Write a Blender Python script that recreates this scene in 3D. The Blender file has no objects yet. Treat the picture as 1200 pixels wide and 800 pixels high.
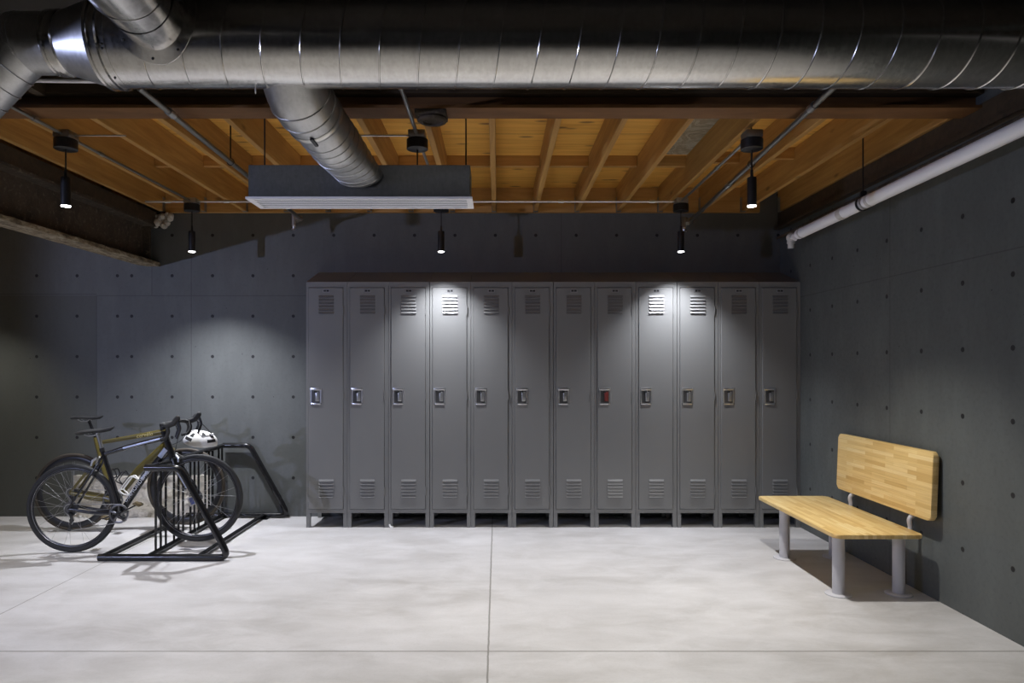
import bpy, bmesh, math, random
from mathutils import Vector, Matrix, noise
random.seed(7)
S = bpy.context.scene
COL = S.collection
PI = math.pi

# ------------------------------------------------------------------ camera
cam_d = bpy.data.cameras.new('camera'); cam = bpy.data.objects.new('camera', cam_d); COL.objects.link(cam)
cam.location = (0, 0, 1.42); cam.rotation_euler = (PI/2, 0, 0)
cam_d.lens = 24; cam_d.sensor_width = 36; cam_d.shift_x = 17/1200; cam_d.shift_y = 28/1200
cam_d.clip_start = 0.05
S.camera = cam
# ------------------------------------------------------------------ view + world
S.view_settings.view_transform = 'Standard'; S.view_settings.look = 'None'
S.view_settings.exposure = 0.0; S.view_settings.gamma = 1.0; S.view_settings.use_curve_mapping = False
W = bpy.data.worlds.new('world'); S.world = W; W.use_nodes = True
W.node_tree.nodes['Background'].inputs[0].default_value = (.5, .55, .65, 1)
W.node_tree.nodes['Background'].inputs[1].default_value = 0.02
# ------------------------------------------------------------------ lights
LAMP_Z = 2.372
BACK_Y, FRONT_Y = 5.72, 4.08
BACK_X = (-2.56, -.472, 1.537); FRONT_X = (-2.58, -.479, 1.52)
def spot(name, x, y, z, power, col=(1, .985, .97), half=68, blend=.75, size=.02):
    d = bpy.data.lights.new(name, 'SPOT'); o = bpy.data.objects.new(name, d); COL.objects.link(o)
    o.location = (x, y, z); d.energy = power; d.color = col
    d.spot_size = math.radians(2*half); d.spot_blend = blend; d.shadow_soft_size = size
    return o
for i, x in enumerate(BACK_X):
    spot('lamp_light', x, BACK_Y, LAMP_Z - .006, (330, 170, 170)[i], (.89, .92, 1), (57, 51.5, 51.5)[i], (.9, .86, .86)[i])
for i, x in enumerate(FRONT_X):
    spot('lamp_light', x, FRONT_Y, LAMP_Z - .006, (110, 130, 200)[i], (1, .98, .94), (49, 49, 54)[i], .72)
for x in (-2.58, -.48, 1.52):            # the next rows of the same pendants, over the camera
    spot('lamp_light', x, 2.35, LAMP_Z, 100 if abs(x) < 1 else 62, (1, .98, .94), 49, .72)
    spot('lamp_light', x, .6, LAMP_Z, 45, (1, .98, .94), 49, .72)
for y, p in ((5.75, 55), (4.08, 36), (2.35, 12), (.6, 18)):  # and the next column to the left
    spot('lamp_light', -4.75, y, LAMP_Z, p, (1, .98, .92), 49, .72)
def point(name, loc, power, col, size):
    d = bpy.data.lights.new(name, 'POINT'); o = bpy.data.objects.new(name, d); COL.objects.link(o)
    o.location = loc; d.energy = power; d.color = col; d.shadow_soft_size = size
    return o
strobe = spot('strobe_light', -4.68, 1.33, 1.93, 270, (.56, .63, 1), 40, .35, .03)      # an unseen strobe out of frame, placed from its cast shadows, throwing right
strobe.rotation_euler = Vector((math.sin(math.radians(41)), math.cos(math.radians(41)), .02)).to_track_quat('-Z', 'Y').to_euler()

# ------------------------------------------------------------------ material helpers
def newmat(name, color=(.5, .5, .5), rough=.5, metal=0.0, **kw):
    m = bpy.data.materials.new(name); m.use_nodes = True
    b = m.node_tree.nodes['Principled BSDF']
    b.inputs['Base Color'].default_value = (*color, 1); b.inputs['Roughness'].default_value = rough
    b.inputs['Metallic'].default_value = metal
    for k, v in kw.items(): b.inputs[k].default_value = v
    return m
class NT:
    """little shorthand for wiring nodes"""
    def __init__(s, m): s.m = m; s.t = m.node_tree; s.b = s.t.nodes['Principled BSDF']
    def n(s, typ, **kw):
        x = s.t.nodes.new(typ)
        for k, v in kw.items(): setattr(x, k, v)
        return x
    def l(s, a, b): s.t.links.new(a, b)
    def coord(s): return s.n('ShaderNodeTexCoord').outputs['Object']
    def mapped(s, src, scale=(1, 1, 1), loc=(0, 0, 0)):
        m = s.n('ShaderNodeMapping'); m.inputs['Scale'].default_value = scale; m.inputs['Location'].default_value = loc
        s.l(src, m.inputs['Vector']); return m.outputs[0]
    def noise(s, vec, scale=5, detail=4, rough=.55, dist=0):
        x = s.n('ShaderNodeTexNoise'); x.inputs['Scale'].default_value = scale; x.inputs['Detail'].default_value = detail
        x.inputs['Roughness'].default_value = rough; x.inputs['Distortion'].default_value = dist
        s.l(vec, x.inputs['Vector']); return x.outputs['Fac']
    def ramp(s, fac, stops):
        r = s.n('ShaderNodeValToRGB'); e = r.color_ramp.elements
        while len(e) < len(stops): e.new(.5)
        for i, (p, c) in enumerate(stops):
            e[i].position = p; e[i].color = (*c, 1) if not isinstance(c, (int, float)) else (c, c, c, 1)
        s.l(fac, r.inputs[0]); return r.outputs[0]
    def math(s, op, a, b=None, c=None):
        x = s.n('ShaderNodeMath', operation=op)
        for i, v in enumerate((a, b, c)):
            if v is None: continue
            if isinstance(v, (int, float)): x.inputs[i].default_value = v
            else: s.l(v, x.inputs[i])
        return x.outputs[0]
    def mix(s, fac, a, b, typ='MIX'):
        x = s.n('ShaderNodeMix', data_type='RGBA', blend_type=typ)
        for sock, v in ((x.inputs['Factor'], fac), (x.inputs[6], a), (x.inputs[7], b)):
            if isinstance(v, tuple): sock.default_value = (*v, 1)
            elif isinstance(v, (int, float)): sock.default_value = v
            else: s.l(v, sock)
        return x.outputs[2]
    def xyz(s, vec):
        x = s.n('ShaderNodeSeparateXYZ'); s.l(vec, x.inputs[0]); return x.outputs
    def comb(s, x, y, z):
        c = s.n('ShaderNodeCombineXYZ')
        for i, v in enumerate((x, y, z)):
            if isinstance(v, (int, float)): c.inputs[i].default_value = v
            else: s.l(v, c.inputs[i])
        return c.outputs[0]
    def bump(s, h, strength=.2, dist=.01):
        x = s.n('ShaderNodeBump'); x.inputs['Strength'].default_value = strength; x.inputs['Distance'].default_value = dist
        s.l(h, x.inputs['Height']); s.l(x.outputs[0], s.b.inputs['Normal'])
    def base(s, c): s.l(c, s.b.inputs['Base Color'])
    def roughness(s, c): s.l(c, s.b.inputs['Roughness'])
    def stripe(s, v, at, half):
        """1 inside |v-at|<half"""
        return s.math('LESS_THAN', s.math('ABSOLUTE', s.math('SUBTRACT', v, at)), half)

def wall_mat(name, uaxis, upos, zpos, seams, col_a, col_b, shift_at=None, shift=0):
    """board-formed concrete: cone-tie holes on a 0.38 m grid, panel seams, cloudy tone and pitting"""
    m = newmat(name, col_a, .62); t = NT(m); co = t.coord(); X = t.xyz(co)
    u, z = X[uaxis], X[2]
    big = t.noise(t.mapped(co, (.9, .9, .45)), 1.6, 5, .6); fine = t.noise(co, 38, 3, .6); mid = t.noise(t.mapped(co, (1, 1, .35)), 7, 4, .6)
    c = t.mix(t.ramp(big, [(.3, 0.0), (.7, 1.0)]), col_a, col_b)
    c = t.mix(t.math('MULTIPLY', t.ramp(mid, [(.45, 0.0), (.75, 1.0)]), .35), c, tuple(v*1.35 for v in col_b))
    c = t.mix(t.math('MULTIPLY', t.ramp(fine, [(.55, 0.0), (.8, 1.0)]), .25), c, tuple(v*.6 for v in col_a))
    # pinholes
    vo = t.n('ShaderNodeTexVoronoi'); vo.inputs['Scale'].default_value = 9; t.l(co, vo.inputs['Vector'])
    pin = t.math('LESS_THAN', vo.outputs['Distance'], .035)
    pin = t.math('MULTIPLY', pin, t.math('GREATER_THAN', t.noise(co, 1.3, 2), .52))
    uu = u
    if shift_at is not None: uu = t.math('ADD', u, t.math('MULTIPLY', t.math('LESS_THAN', u, shift_at), shift))
    du = t.math('SUBTRACT', t.math('FRACT', t.math('ADD', t.math('DIVIDE', t.math('SUBTRACT', uu, upos), .38), 20.5)), .5)
    dz = t.math('SUBTRACT', t.math('FRACT', t.math('ADD', t.math('DIVIDE', t.math('SUBTRACT', z, zpos), .38), 20.5)), .5)
    r = t.math('MULTIPLY', t.math('SQRT', t.math('ADD', t.math('POWER', t.math('ABSOLUTE', du), 2), t.math('POWER', t.math('ABSOLUTE', dz), 2))), .38)
    r = t.math('ADD', r, t.math('MULTIPLY', t.math('SUBTRACT', fine, .5), .006))
    hole = t.math('LESS_THAN', r, .015)
    seam = 0.0
    for (axis, at, lo, hi) in seams:
        v, w = (u, z) if axis == 'u' else (z, u)
        q = t.math('MULTIPLY', t.stripe(v, at, .004), t.math('MULTIPLY', t.math('GREATER_THAN', w, lo), t.math('LESS_THAN', w, hi)))
        seam = t.math('MAXIMUM', seam, q)
    if shift_at is not None:      # the panel at the left end is a duller, browner pour
        pm = t.math('MULTIPLY', t.math('LESS_THAN', u, -3.77), t.math('LESS_THAN', z, 2.075))
        c = t.mix(t.math('MULTIPLY', pm, .6), c, (.072, .074, .062))
    c = t.mix(t.math('MULTIPLY', seam, .45), c, tuple(v*.35 for v in col_a))
    c = t.mix(t.math('MAXIMUM', hole, pin), c, (.006, .006, .006))
    t.base(c)
    h = t.math('SUBTRACT', t.math('MULTIPLY', mid, .3), t.math('ADD', hole, t.math('MULTIPLY', seam, .5)))
    t.bump(h, .25, .01); t.roughness(t.ramp(fine, [(.2, .5), (.9, .72)]))
    return m
M = {}
M['wall_back'] = wall_mat('painted_concrete_back', 0, -2.68, 1.123,
    [('z', 2.075, -3.77, 3), ('u', -3.77, -1, 2.075), ('u', -2.88, .9, 2.9), ('u', -3.25, 2.075, 2.4), ('z', 2.09, -5, -3.77), ('u', .6, 0, 3)],
    (.088, .093, .091), (.112, .117, .114), shift_at=-3.5, shift=.134)
M['wall_right'] = wall_mat('painted_concrete_right', 1, 3.518, 1.13,
    [('z', 2.02, 0, 9), ('u', 4.62, 0, 2.6), ('u', 3.2, 0, 2.6)], (.082, .089, .085), (.104, .112, .106))
M['wall_far'] = wall_mat('painted_concrete_far', 1, 3.5, 1.13, [], (.075, .08, .077), (.098, .103, .10))

m = newmat('polished_concrete', (.5, .49, .47), .42); M['floor'] = m; t = NT(m); co = t.coord(); X = t.xyz(co)
big = t.noise(t.mapped(co, (.5, 1.3, 1)), 1.5, 6, .62, .4); mid = t.noise(t.mapped(co, (1, 1.9, 1)), 3.0, 7, .68, .5); fine = t.noise(co, 70, 3, .6)
c = t.mix(t.ramp(big, [(.3, 0.0), (.7, 1.0)]), (.42, .402, .385), (.585, .57, .565))
c = t.mix(t.math('MULTIPLY', t.ramp(mid, [(.4, 0.0), (.66, 1.0)]), .55), c, (.665, .65, .65))
c = t.mix(t.math('MULTIPLY', t.ramp(fine, [(.5, 0.0), (.8, 1.0)]), .18), c, (.33, .32, .3))
wob = t.math('MULTIPLY', t.math('SUBTRACT', t.noise(co, 14, 2), .5), .006)
jt = t.stripe(t.math('ADD', X[0], wob), -.046, .0045)
for at in (-2.84, 2.75-.3+.02 if False else -5.63): jt = t.math('MAXIMUM', jt, t.stripe(t.math('ADD', X[0], wob), at, .004))
for at in (3.392, .6): jt = t.math('MAXIMUM', jt, t.stripe(t.math('ADD', X[1], wob), at, .0055))
t.base(t.mix(t.math('MULTIPLY', jt, .75), c, (.17, .16, .14)))
t.roughness(t.ramp(mid, [(.3, .36), (.75, .52)])); t.bump(t.math('SUBTRACT', t.math('MULTIPLY', fine, .1), jt), .2, .004)

def wood_mat(name, axis, dark, light, knots=True, scale=1.0):
    m = newmat(name, light, .62); t = NT(m)
    oi = t.n('ShaderNodeObjectInfo'); off = t.math('MULTIPLY', oi.outputs['Random'], 40)
    va = t.n('ShaderNodeVectorMath', operation='ADD'); t.l(t.coord(), va.inputs[0]); t.l(t.comb(off, off, off), va.inputs[1])
    co = va.outputs[0]; sc = [9*scale, 9*scale, 9*scale]; sc[axis] = .55*scale
    g = t.noise(t.mapped(co, tuple(sc)), 2.6, 6, .6, .8); b = t.noise(co, 1.1, 3)
    c = t.mix(t.ramp(g, [(.28, 0.0), (.72, 1.0)]), dark, light)
    c = t.mix(t.math('MULTIPLY', t.ramp(b, [(.35, 0.0), (.65, 1.0)]), .35), c, tuple(v*.72 for v in dark))
    if knots:
        kv = [5., 5., 5.]; kv[axis] = 1.9
        vo = t.n('ShaderNodeTexVoronoi'); vo.inputs['Scale'].default_value = 1.25; t.l(t.mapped(co, tuple(kv)), vo.inputs['Vector'])
        k = t.ramp(vo.outputs['Distance'], [(.05, 1.0), (.13, 0.0)])
        c = t.mix(t.math('MULTIPLY', k, .7), c, tuple(v*.35 for v in dark))
    t.base(c); t.bump(g, .12, .004); return m
M['joist'] = wood_mat('fir_joist', 1, (.36, .175, .040), (.60, .345, .10))
M['rim'] = wood_mat('fir_rim', 0, (.40, .20, .05), (.62, .35, .11))
M['oldwood'] = wood_mat('old_dark_timber', 0, (.038, .025, .014), (.085, .056, .03))
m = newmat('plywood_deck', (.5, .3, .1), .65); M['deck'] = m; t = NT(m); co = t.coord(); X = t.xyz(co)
g = t.noise(t.mapped(co, (.7, 9, 1)), 2.2, 6, .6, .9); b = t.noise(co, .8, 3)
c = t.mix(t.ramp(g, [(.3, 0.0), (.7, 1.0)]), (.62, .305, .046), (.84, .46, .088))
vo = t.n('ShaderNodeTexVoronoi'); vo.inputs['Scale'].default_value = 2.0; t.l(t.mapped(co, (1.6, 4.5, 1)), vo.inputs['Vector'])
c = t.mix(t.math('MULTIPLY', t.ramp(vo.outputs['Distance'], [(.10, 1.0), (.21, 0.0)]), .8), c, (.13, .065, .02))
# water-stained sheet in one bay
st = t.math('MULTIPLY', t.math('MULTIPLY', t.math('GREATER_THAN', X[0], 1.13), t.math('LESS_THAN', X[0], 1.51)), t.math('LESS_THAN', X[1], 5.38))
sn = t.ramp(t.noise(co, 6, 5, .65, 1.2), [(.35, (.17, .13, .075)), (.5, (.36, .32, .235)), (.55, (.22, .17, .10)), (.75, (.33, .29, .21))])
c = t.mix(st, c, sn)
c = t.mix(t.math('LESS_THAN', X[1], 3.72), c, (.022, .017, .012)); pj = t.stripe(X[1], 4.9, .003); c = t.mix(pj, c, (.05, .03, .01))  # darkness put into the deck colour over the nearer bay, for the duct's reflection
t.base(c); t.bump(g, .1, .003)

def metal_sheet(name, col, r0, r1, axis=0, spangle=.16):
    m = newmat(name, col, r0, 1.0); t = NT(m); co = t.coord(); sc = [18., 18., 18.]; sc[axis] = 60.
    s1 = t.noise(t.mapped(co, tuple(sc)), 1.0, 4, .6); s2 = t.noise(co, 2.2, 4, .6)
    vo = t.n('ShaderNodeTexVoronoi'); vo.inputs['Scale'].default_value = 75; t.l(co, vo.inputs['Vector'])
    sp = t.xyz(vo.outputs['Color'])[0]
    f = t.math('ADD', t.math('MULTIPLY', s1, .6), t.math('ADD', t.math('MULTIPLY', sp, spangle), t.math('MULTIPLY', s2, .3)))
    t.base(t.mix(t.ramp(f, [(.25, 0.0), (.8, 1.0)]), tuple(v*.78 for v in col), tuple(min(1, v*1.12) for v in col)))
    t.roughness(t.ramp(f, [(.25, r0), (.8, r1)])); t.bump(s2, .06, .02); return m
M['zinc'] = metal_sheet('galvanised_steel', (.66, .645, .62), .15, .27)
M['zinc_dull'] = metal_sheet('galvanised_steel_dull', (.50, .50, .50), .34, .46)
M['zinc_box'] = metal_sheet('sheet_steel_box', (.26, .27, .29), .30, .42)
M['conduit'] = newmat('conduit_steel', (.62, .61, .59), .32, 1.0)
M['dark_conduit'] = newmat('sprinkler_pipe_steel', (.36, .35, .32), .38, 1.0)
M['conduit_dull'] = newmat('hanger_steel', (.30, .29, .26), .5, .8)
M['chrome'] = newmat('bright_chrome', (.85, .85, .88), .3, 1.0)
M['black_metal'] = newmat('black_powder_coat', (.012, .012, .013), .38)
M['rack'] = newmat('black_rack_paint', (.010, .010, .011), .22)
m = newmat('red_oxide_steel', (.15, .075, .045), .6); M['beam'] = m; t = NT(m); co = t.coord()
t.base(t.mix(t.ramp(t.noise(t.mapped(co, (1, 4, 4)), 3, 5, .65), [(.3, 0.0), (.7, 1.0)]), (.13, .055, .015), (.215, .100, .032)))
m = newmat('rusty_girder', (.08, .06, .04), .8); M['girder'] = m; t = NT(m); co = t.coord()
n1 = t.noise(co, 5, 6, .7, .6); n2 = t.noise(co, 26, 4, .7)
c = t.mix(t.ramp(n1, [(.3, 0.0), (.7, 1.0)]), (.035, .026, .018), (.10, .07, .045))
c = t.mix(t.math('MULTIPLY', t.ramp(n2, [(.55, 0.0), (.7, 1.0)]), .5), c, (.26, .22, .15))
t.base(c); t.bump(n2, .5, .02)
m = newmat('scaly_flange', (.3, .25, .17), .85); M['scale'] = m; t = NT(m); co = t.coord()
n2 = t.noise(t.mapped(co, (1, .4, 1)), 22, 5, .75, .5)
t.base(t.ramp(n2, [(.3, (.05, .035, .02)), (.5, (.26, .20, .12)), (.7, (.55, .49, .36))])); t.bump(n2, .9, .03)
M['pipe'] = newmat('white_pipe_jacket', (.94, .93, .95), .4)
M['pipe_band'] = newmat('pipe_tape_band', (.62, .60, .57), .5)
m = newmat('locker_grey', (.205, .205, .20), .42); M['locker'] = m; t = NT(m)
h = t.noise(t.coord(), 260, 2); t.bump(h, .05, .002)
t.base(t.mix(t.math('MULTIPLY', t.noise(t.coord(), 3, 3), .5), (.178, .178, .174), (.200, .200, .194)))
M['gap'] = newmat('locker_dark_slot', (.012, .012, .012), .8)
M['locker_in'] = newmat('locker_inside', (.06, .06, .06), .7)
M['plate'] = newmat('number_plate', (.33, .33, .34), .3, .6)
M['red'] = newmat('red_lock', (.16, .025, .02), .4)
def butcher(name, ua, va):
    m = newmat(name, (.7, .5, .2), .36); t = NT(m); X = t.xyz(t.coord())
    u = t.math('ADD', X[ua], 3.07); v = t.math('ADD', X[va], 2.013)
    bk = t.n('ShaderNodeTexBrick'); bk.offset = .37; bk.offset_frequency = 2; bk.squash = 1
    bk.inputs['Color1'].default_value = (0, 0, 0, 1); bk.inputs['Color2'].default_value = (1, 1, 1, 1); bk.inputs['Mortar'].default_value = (.1, .1, .1, 1)
    bk.inputs['Scale'].default_value = 1; bk.inputs['Mortar Size'].default_value = .0006; bk.inputs['Brick Width'].default_value = .25; bk.inputs['Row Height'].default_value = .026
    bk.inputs['Bias'].default_value = 0
    t.l(t.comb(u, v, 0), bk.inputs['Vector'])
    c = t.ramp(bk.outputs['Color'], [(0, (.64, .41, .14)), (.3, (.74, .51, .195)), (.7, (.82, .60, .255)), (1, (.86, .67, .33))])
    sc = [1, 1, 1]
    g = t.noise(t.comb(t.math('MULTIPLY', u, 3.5), t.math('MULTIPLY', v, 120), t.math('MULTIPLY', X[3-ua-va], 60)), 1.0, 4, .6)
    c = t.mix(t.math('MULTIPLY', t.ramp(g, [(.45, 0.0), (.8, 1.0)]), .4), c, (.40, .22, .07))
    t.base(c); t.roughness(t.ramp(g, [(.2, .3), (.8, .45)])); m.node_tree.nodes['Principled BSDF'].inputs['Coat Weight'].default_value = .25
    m.node_tree.nodes['Principled BSDF'].inputs['Coat Roughness'].default_value = .2
    return m
M['seat_wood'] = butcher('butcher_block_seat', 1, 0)
M['back_wood'] = butcher('butcher_block_back', 1, 2)
M['leg_grey'] = newmat('grey_leg_paint', (.52, .51, .53), .4)
M['tire'] = newmat('tire_rubber', (.022, .022, .022), .7)
M['brown_tire'] = newmat('brown_tire_rubber', (.045, .034, .022), .65)
M['rim_black'] = newmat('black_rim', (.018, .018, .02), .35)
M['rim_line'] = newmat('rim_brake_track', (.55, .55, .58), .3, .8)
M['carbon'] = newmat('black_frame_paint', (.012, .012, .014), .24, 0, **{'Coat Weight': .5})
M['silver_paint'] = newmat('silver_frame_paint', (.40, .44, .58), .28, .3)
M['olive'] = newmat('olive_frame_paint', (.115, .092, .026), .3, .15)
M['gold'] = newmat('gold_lettering', (.62, .52, .2), .35)
M['pale'] = newmat('pale_lettering', (.62, .64, .70), .35)
M['white'] = newmat('white_plastic', (.78, .77, .74), .4)
M['steel'] = newmat('spoke_steel', (.42, .42, .42), .35, .9)
M['ring_steel'] = newmat('dark_drivetrain_steel', (.16, .16, .165), .35, .9)
M['grip'] = newmat('black_tape', (.02, .02, .02), .75)
M['blue_print'] = newmat('blue_print', (.13, .17, .52), .5)
M['pedal_dark'] = newmat('bronze_pedal', (.16, .12, .06), .4, .6)
m = newmat('rubble_concrete', (.35, .32, .27), .9); M['rubble'] = m; t = NT(m); co = t.coord()
n1 = t.noise(co, 9, 6, .7, .3); n2 = t.noise(co, 42, 4, .7)
t.base(t.mix(t.ramp(n2, [(.4, 0.0), (.65, 1.0)]), t.ramp(n1, [(.3, (.40, .36, .295)), (.7, (.74, .69, .61))]), (.62, .57, .49))); t.bump(t.math('ADD', n1, t.math('MULTIPLY', n2, .5)), 1.0, .03)
m = newmat('lamp_lens', (1, 1, 1), .4); M['lens'] = m
m.node_tree.nodes['Principled BSDF'].inputs['Emission Color'].default_value = (1, 1, 1, 1)
m.node_tree.nodes['Principled BSDF'].inputs['Emission Strength'].default_value = 14

# ------------------------------------------------------------------ mesh builder
class MB:
    def __init__(s): s.bm = bmesh.new(); s.mi = 0
    def _f(s, vs):
        try:
            f = s.bm.faces.new(vs); f.material_index = s.mi; return f
        except ValueError: return None
    def box(s, lo, hi, bevel=0, seg=2, mat=None):
        lo = Vector(lo); hi = Vector(hi)
        v = [s.bm.verts.new((x, y, z)) for x in (lo.x, hi.x) for y in (lo.y, hi.y) for z in (lo.z, hi.z)]
        fs = [s._f([v[i] for i in q]) for q in ((0, 1, 3, 2), (4, 6, 7, 5), (0, 4, 5, 1), (2, 3, 7, 6), (0, 2, 6, 4), (1, 5, 7, 3))]
        if mat is not None: bmesh.ops.transform(s.bm, matrix=mat, verts=v)
        if bevel:
            es = list({e for f in fs for e in f.edges})
            bmesh.ops.bevel(s.bm, geom=es, offset=bevel, segments=seg, affect='EDGES', profile=.5)
        return s
    def prism(s, poly, axis, a, b):
        """extrude a 2D polygon along axis from a to b; poly in the two other axes in order"""
        def P(p, w):
            q = list(p); q.insert(axis, w); return q
        A = [s.bm.verts.new(P(p, a)) for p in poly]; B = [s.bm.verts.new(P(p, b)) for p in poly]
        s._f(A); s._f(B[::-1]); n = len(poly)
        for i in range(n): s._f([A[i], B[i], B[(i+1) % n], A[(i+1) % n]])
        return s
    def tube(s, pts, r, n=10, cap=True, closed=False, flat=None):
        """sweep a circle (or ellipse: flat=(a,b,up)) along a polyline, parallel transported"""
        P = [Vector(p) for p in pts]; N = len(P); rs = r if isinstance(r, (list, tuple)) else [r]*N
        T = []
        for i in range(N):
            if closed: d = P[(i+1) % N] - P[i-1]
            else: d = (P[min(i+1, N-1)] - P[max(i-1, 0)])
            T.append(d.normalized())
        up = Vector((0, 0, 1)) if abs(T[0].z) < .9 else Vector((0, 1, 0))
        if flat and len(flat) > 2: up = Vector(flat[2])
        u = (up - T[0]*up.dot(T[0])).normalized(); rings = []
        for i in range(N):
            if i: u = (u - T[i]*u.dot(T[i])).normalized()
            w = T[i].cross(u); a, b = (rs[i], rs[i])
            if flat: a, b = rs[i]*flat[0], rs[i]*flat[1]
            rings.append([s.bm.verts.new(P[i] + u*math.cos(2*PI*k/n)*a + w*math.sin(2*PI*k/n)*b) for k in range(n)])
        for i in range(N if closed else N-1):
            A, B = rings[i], rings[(i+1) % N]
            for k in range(n): s._f([A[k], A[(k+1) % n], B[(k+1) % n], B[k]])
        if cap and not closed: s._f(rings[0][::-1]); s._f(rings[-1])
        return s
    def lathe(s, prof, origin, axis, n=32, cap=True):
        """prof: (along, radius) along axis direction from origin"""
        A = Vector(axis).normalized(); up = Vector((0, 0, 1)) if abs(A.z) < .9 else Vector((1, 0, 0))
        u = (up - A*up.dot(A)).normalized(); w = A.cross(u); O = Vector(origin); rings = []
        for (h, r) in prof:
            rings.append([s.bm.verts.new(O + A*h + (u*math.cos(2*PI*k/n) + w*math.sin(2*PI*k/n))*max(r, 1e-5)) for k in range(n)])
        for A_, B_ in zip(rings, rings[1:]):
            for k in range(n): s._f([A_[k], A_[(k+1) % n], B_[(k+1) % n], B_[k]])
        if cap: s._f(rings[0][::-1]); s._f(rings[-1])
        return s
    def ring(s, c, axis, R, r, n=64, k=8, flat=None):
        A = Vector(axis).normalized(); up = Vector((0, 0, 1)) if abs(A.z) < .9 else Vector((1, 0, 0))
        u = (up - A*up.dot(A)).normalized(); w = A.cross(u); C = Vector(c)
        pts = [C + (u*math.cos(2*PI*i/n) + w*math.sin(2*PI*i/n))*R for i in range(n)]
        a, b = flat if flat else (1, 1)
        rings = []
        for i in range(n):
            d = (pts[i] - C).normalized()
            rings.append([s.bm.verts.new(pts[i] + d*math.cos(2*PI*j/k)*r*a + A*math.sin(2*PI*j/k)*r*b) for j in range(k)])
        for i in range(n):
            X, Y = rings[i], rings[(i+1) % n]
            for j in range(k): s._f([X[j], X[(j+1) % k], Y[(j+1) % k], Y[j]])
        return s
    def sphere(s, c, r, n=16, sc=(1, 1, 1)):
        mt = Matrix.Translation(c) @ Matrix.Diagonal((*sc, 1))
        b = bmesh.ops.create_uvsphere(s.bm, u_segments=n, v_segments=max(6, n//2), radius=r, matrix=mt)
        for v in b['verts']:
            for f in v.link_faces: f.material_index = s.mi
        return s
    def mat(s, i): s.mi = i; return s
    def build(s, name, mats, parent=None, smooth=True, loc=None):
        bmesh.ops.recalc_face_normals(s.bm, faces=s.bm.faces)
        me = bpy.data.meshes.new(name); s.bm.to_mesh(me); s.bm.free()
        for m_ in (mats if isinstance(mats, (list, tuple)) else [mats]): me.materials.append(m_)
        if smooth:
            me.shade_smooth()
            try: me.set_sharp_from_angle(angle=math.radians(38))
            except Exception: pass
        o = bpy.data.objects.new(name, me); COL.objects.link(o)
        if parent: o.parent = parent
        if loc is not None: o.location = loc
        return o
def fillet(pts, r, n=6):
    """round the corners of a polyline"""
    P = [Vector(p) for p in pts]; out = [P[0]]
    for i in range(1, len(P)-1):
        a = (P[i-1]-P[i]); b = (P[i+1]-P[i]); ang = a.angle(b); d = min(r/math.tan(ang/2), a.length*.49, b.length*.49)
        p0 = P[i] + a.normalized()*d; p2 = P[i] + b.normalized()*d
        for k in range(n+1):
            q = k/n; out.append(p0*(1-q)**2 + P[i]*2*q*(1-q) + p2*q*q)
    out.append(P[-1]); return out
def tag(o, label=None, cat=None, group=None, kind=None):
    if label: o['label'] = label
    if cat: o['category'] = cat
    if group: o['group'] = group
    if kind: o['kind'] = kind
    return o
def thing(name, label, cat, loc=(0, 0, 0), rz=0, group=None):
    o = bpy.data.objects.new(name, None); COL.objects.link(o); o.empty_display_size = .1
    o.location = loc; o.rotation_euler = (0, 0, rz); return tag(o, label, cat, group)
def dup(root, loc, label=None, group=None):
    def cp(o, par):
        c = o.copy(); COL.objects.link(c)
        if par: c.parent = par
        for ch in kids.get(o.name, []): cp(ch, c)
        return c
    kids = {}
    for o in COL.objects:
        if o.parent: kids.setdefault(o.parent.name, []).append(o)
    r = cp(root, None); r.location = loc
    if label: r['label'] = label
    if group: r['group'] = group
    return r
def text_mesh(name, txt, size, mat_, parent, M4, depth=.0008, spacing=1.0, shear=0):
    cu = bpy.data.curves.new(name, 'FONT'); cu.body = txt; cu.size = size; cu.extrude = depth; cu.align_x = 'CENTER'; cu.align_y = 'CENTER'
    cu.space_character = spacing; cu.shear = shear
    tmp = bpy.data.objects.new(name + '_source', cu); COL.objects.link(tmp); bpy.context.view_layer.update()
    me = bpy.data.meshes.new_from_object(tmp.evaluated_get(bpy.context.evaluated_depsgraph_get()))
    bpy.data.objects.remove(tmp); bpy.data.curves.remove(cu)
    me.transform(M4); me.materials.clear(); me.materials.append(mat_); me.name = name
    o = bpy.data.objects.new(name, me); COL.objects.link(o); o.parent = parent; return o

# ------------------------------------------------------------------ room shell
WX, WY, CZ = 2.656, 6.42, 3.08          # right wall, back wall, underside of the deck
LX, FY = -9.0, -3.0
def struct(name, mb, mt): return tag(mb.build(name, mt, None, False), kind='structure')
struct('floor', MB().box((LX-.2, FY-.2, -.15), (WX+.2, WY+.2, 0)), M['floor'])
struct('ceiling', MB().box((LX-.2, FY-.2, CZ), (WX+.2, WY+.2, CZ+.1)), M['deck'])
struct('wall_back', MB().box((LX-.2, WY, 0), (WX+.2, WY+.2, CZ)), M['wall_back'])
struct('wall_right', MB().box((WX, FY-.2, 0), (WX+.2, WY, CZ)), M['wall_right'])
struct('wall_left', MB().box((LX-.2, FY-.2, 0), (LX, WY, CZ)), M['wall_far'])
struct('wall_front', MB().box((LX, FY-.2, 0), (WX, FY, CZ)), M['wall_far'])
struct('trim_3', MB().box((-3.345, 3.88, 2.85), (-3.31, 6.374, CZ-.001)), M['rim'])
struct('trim_1', MB().box((-3.15, 6.375, 2.85), (2.45, 6.419, CZ-.001)), M['rim'])     # rim board behind the joist ends

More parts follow.
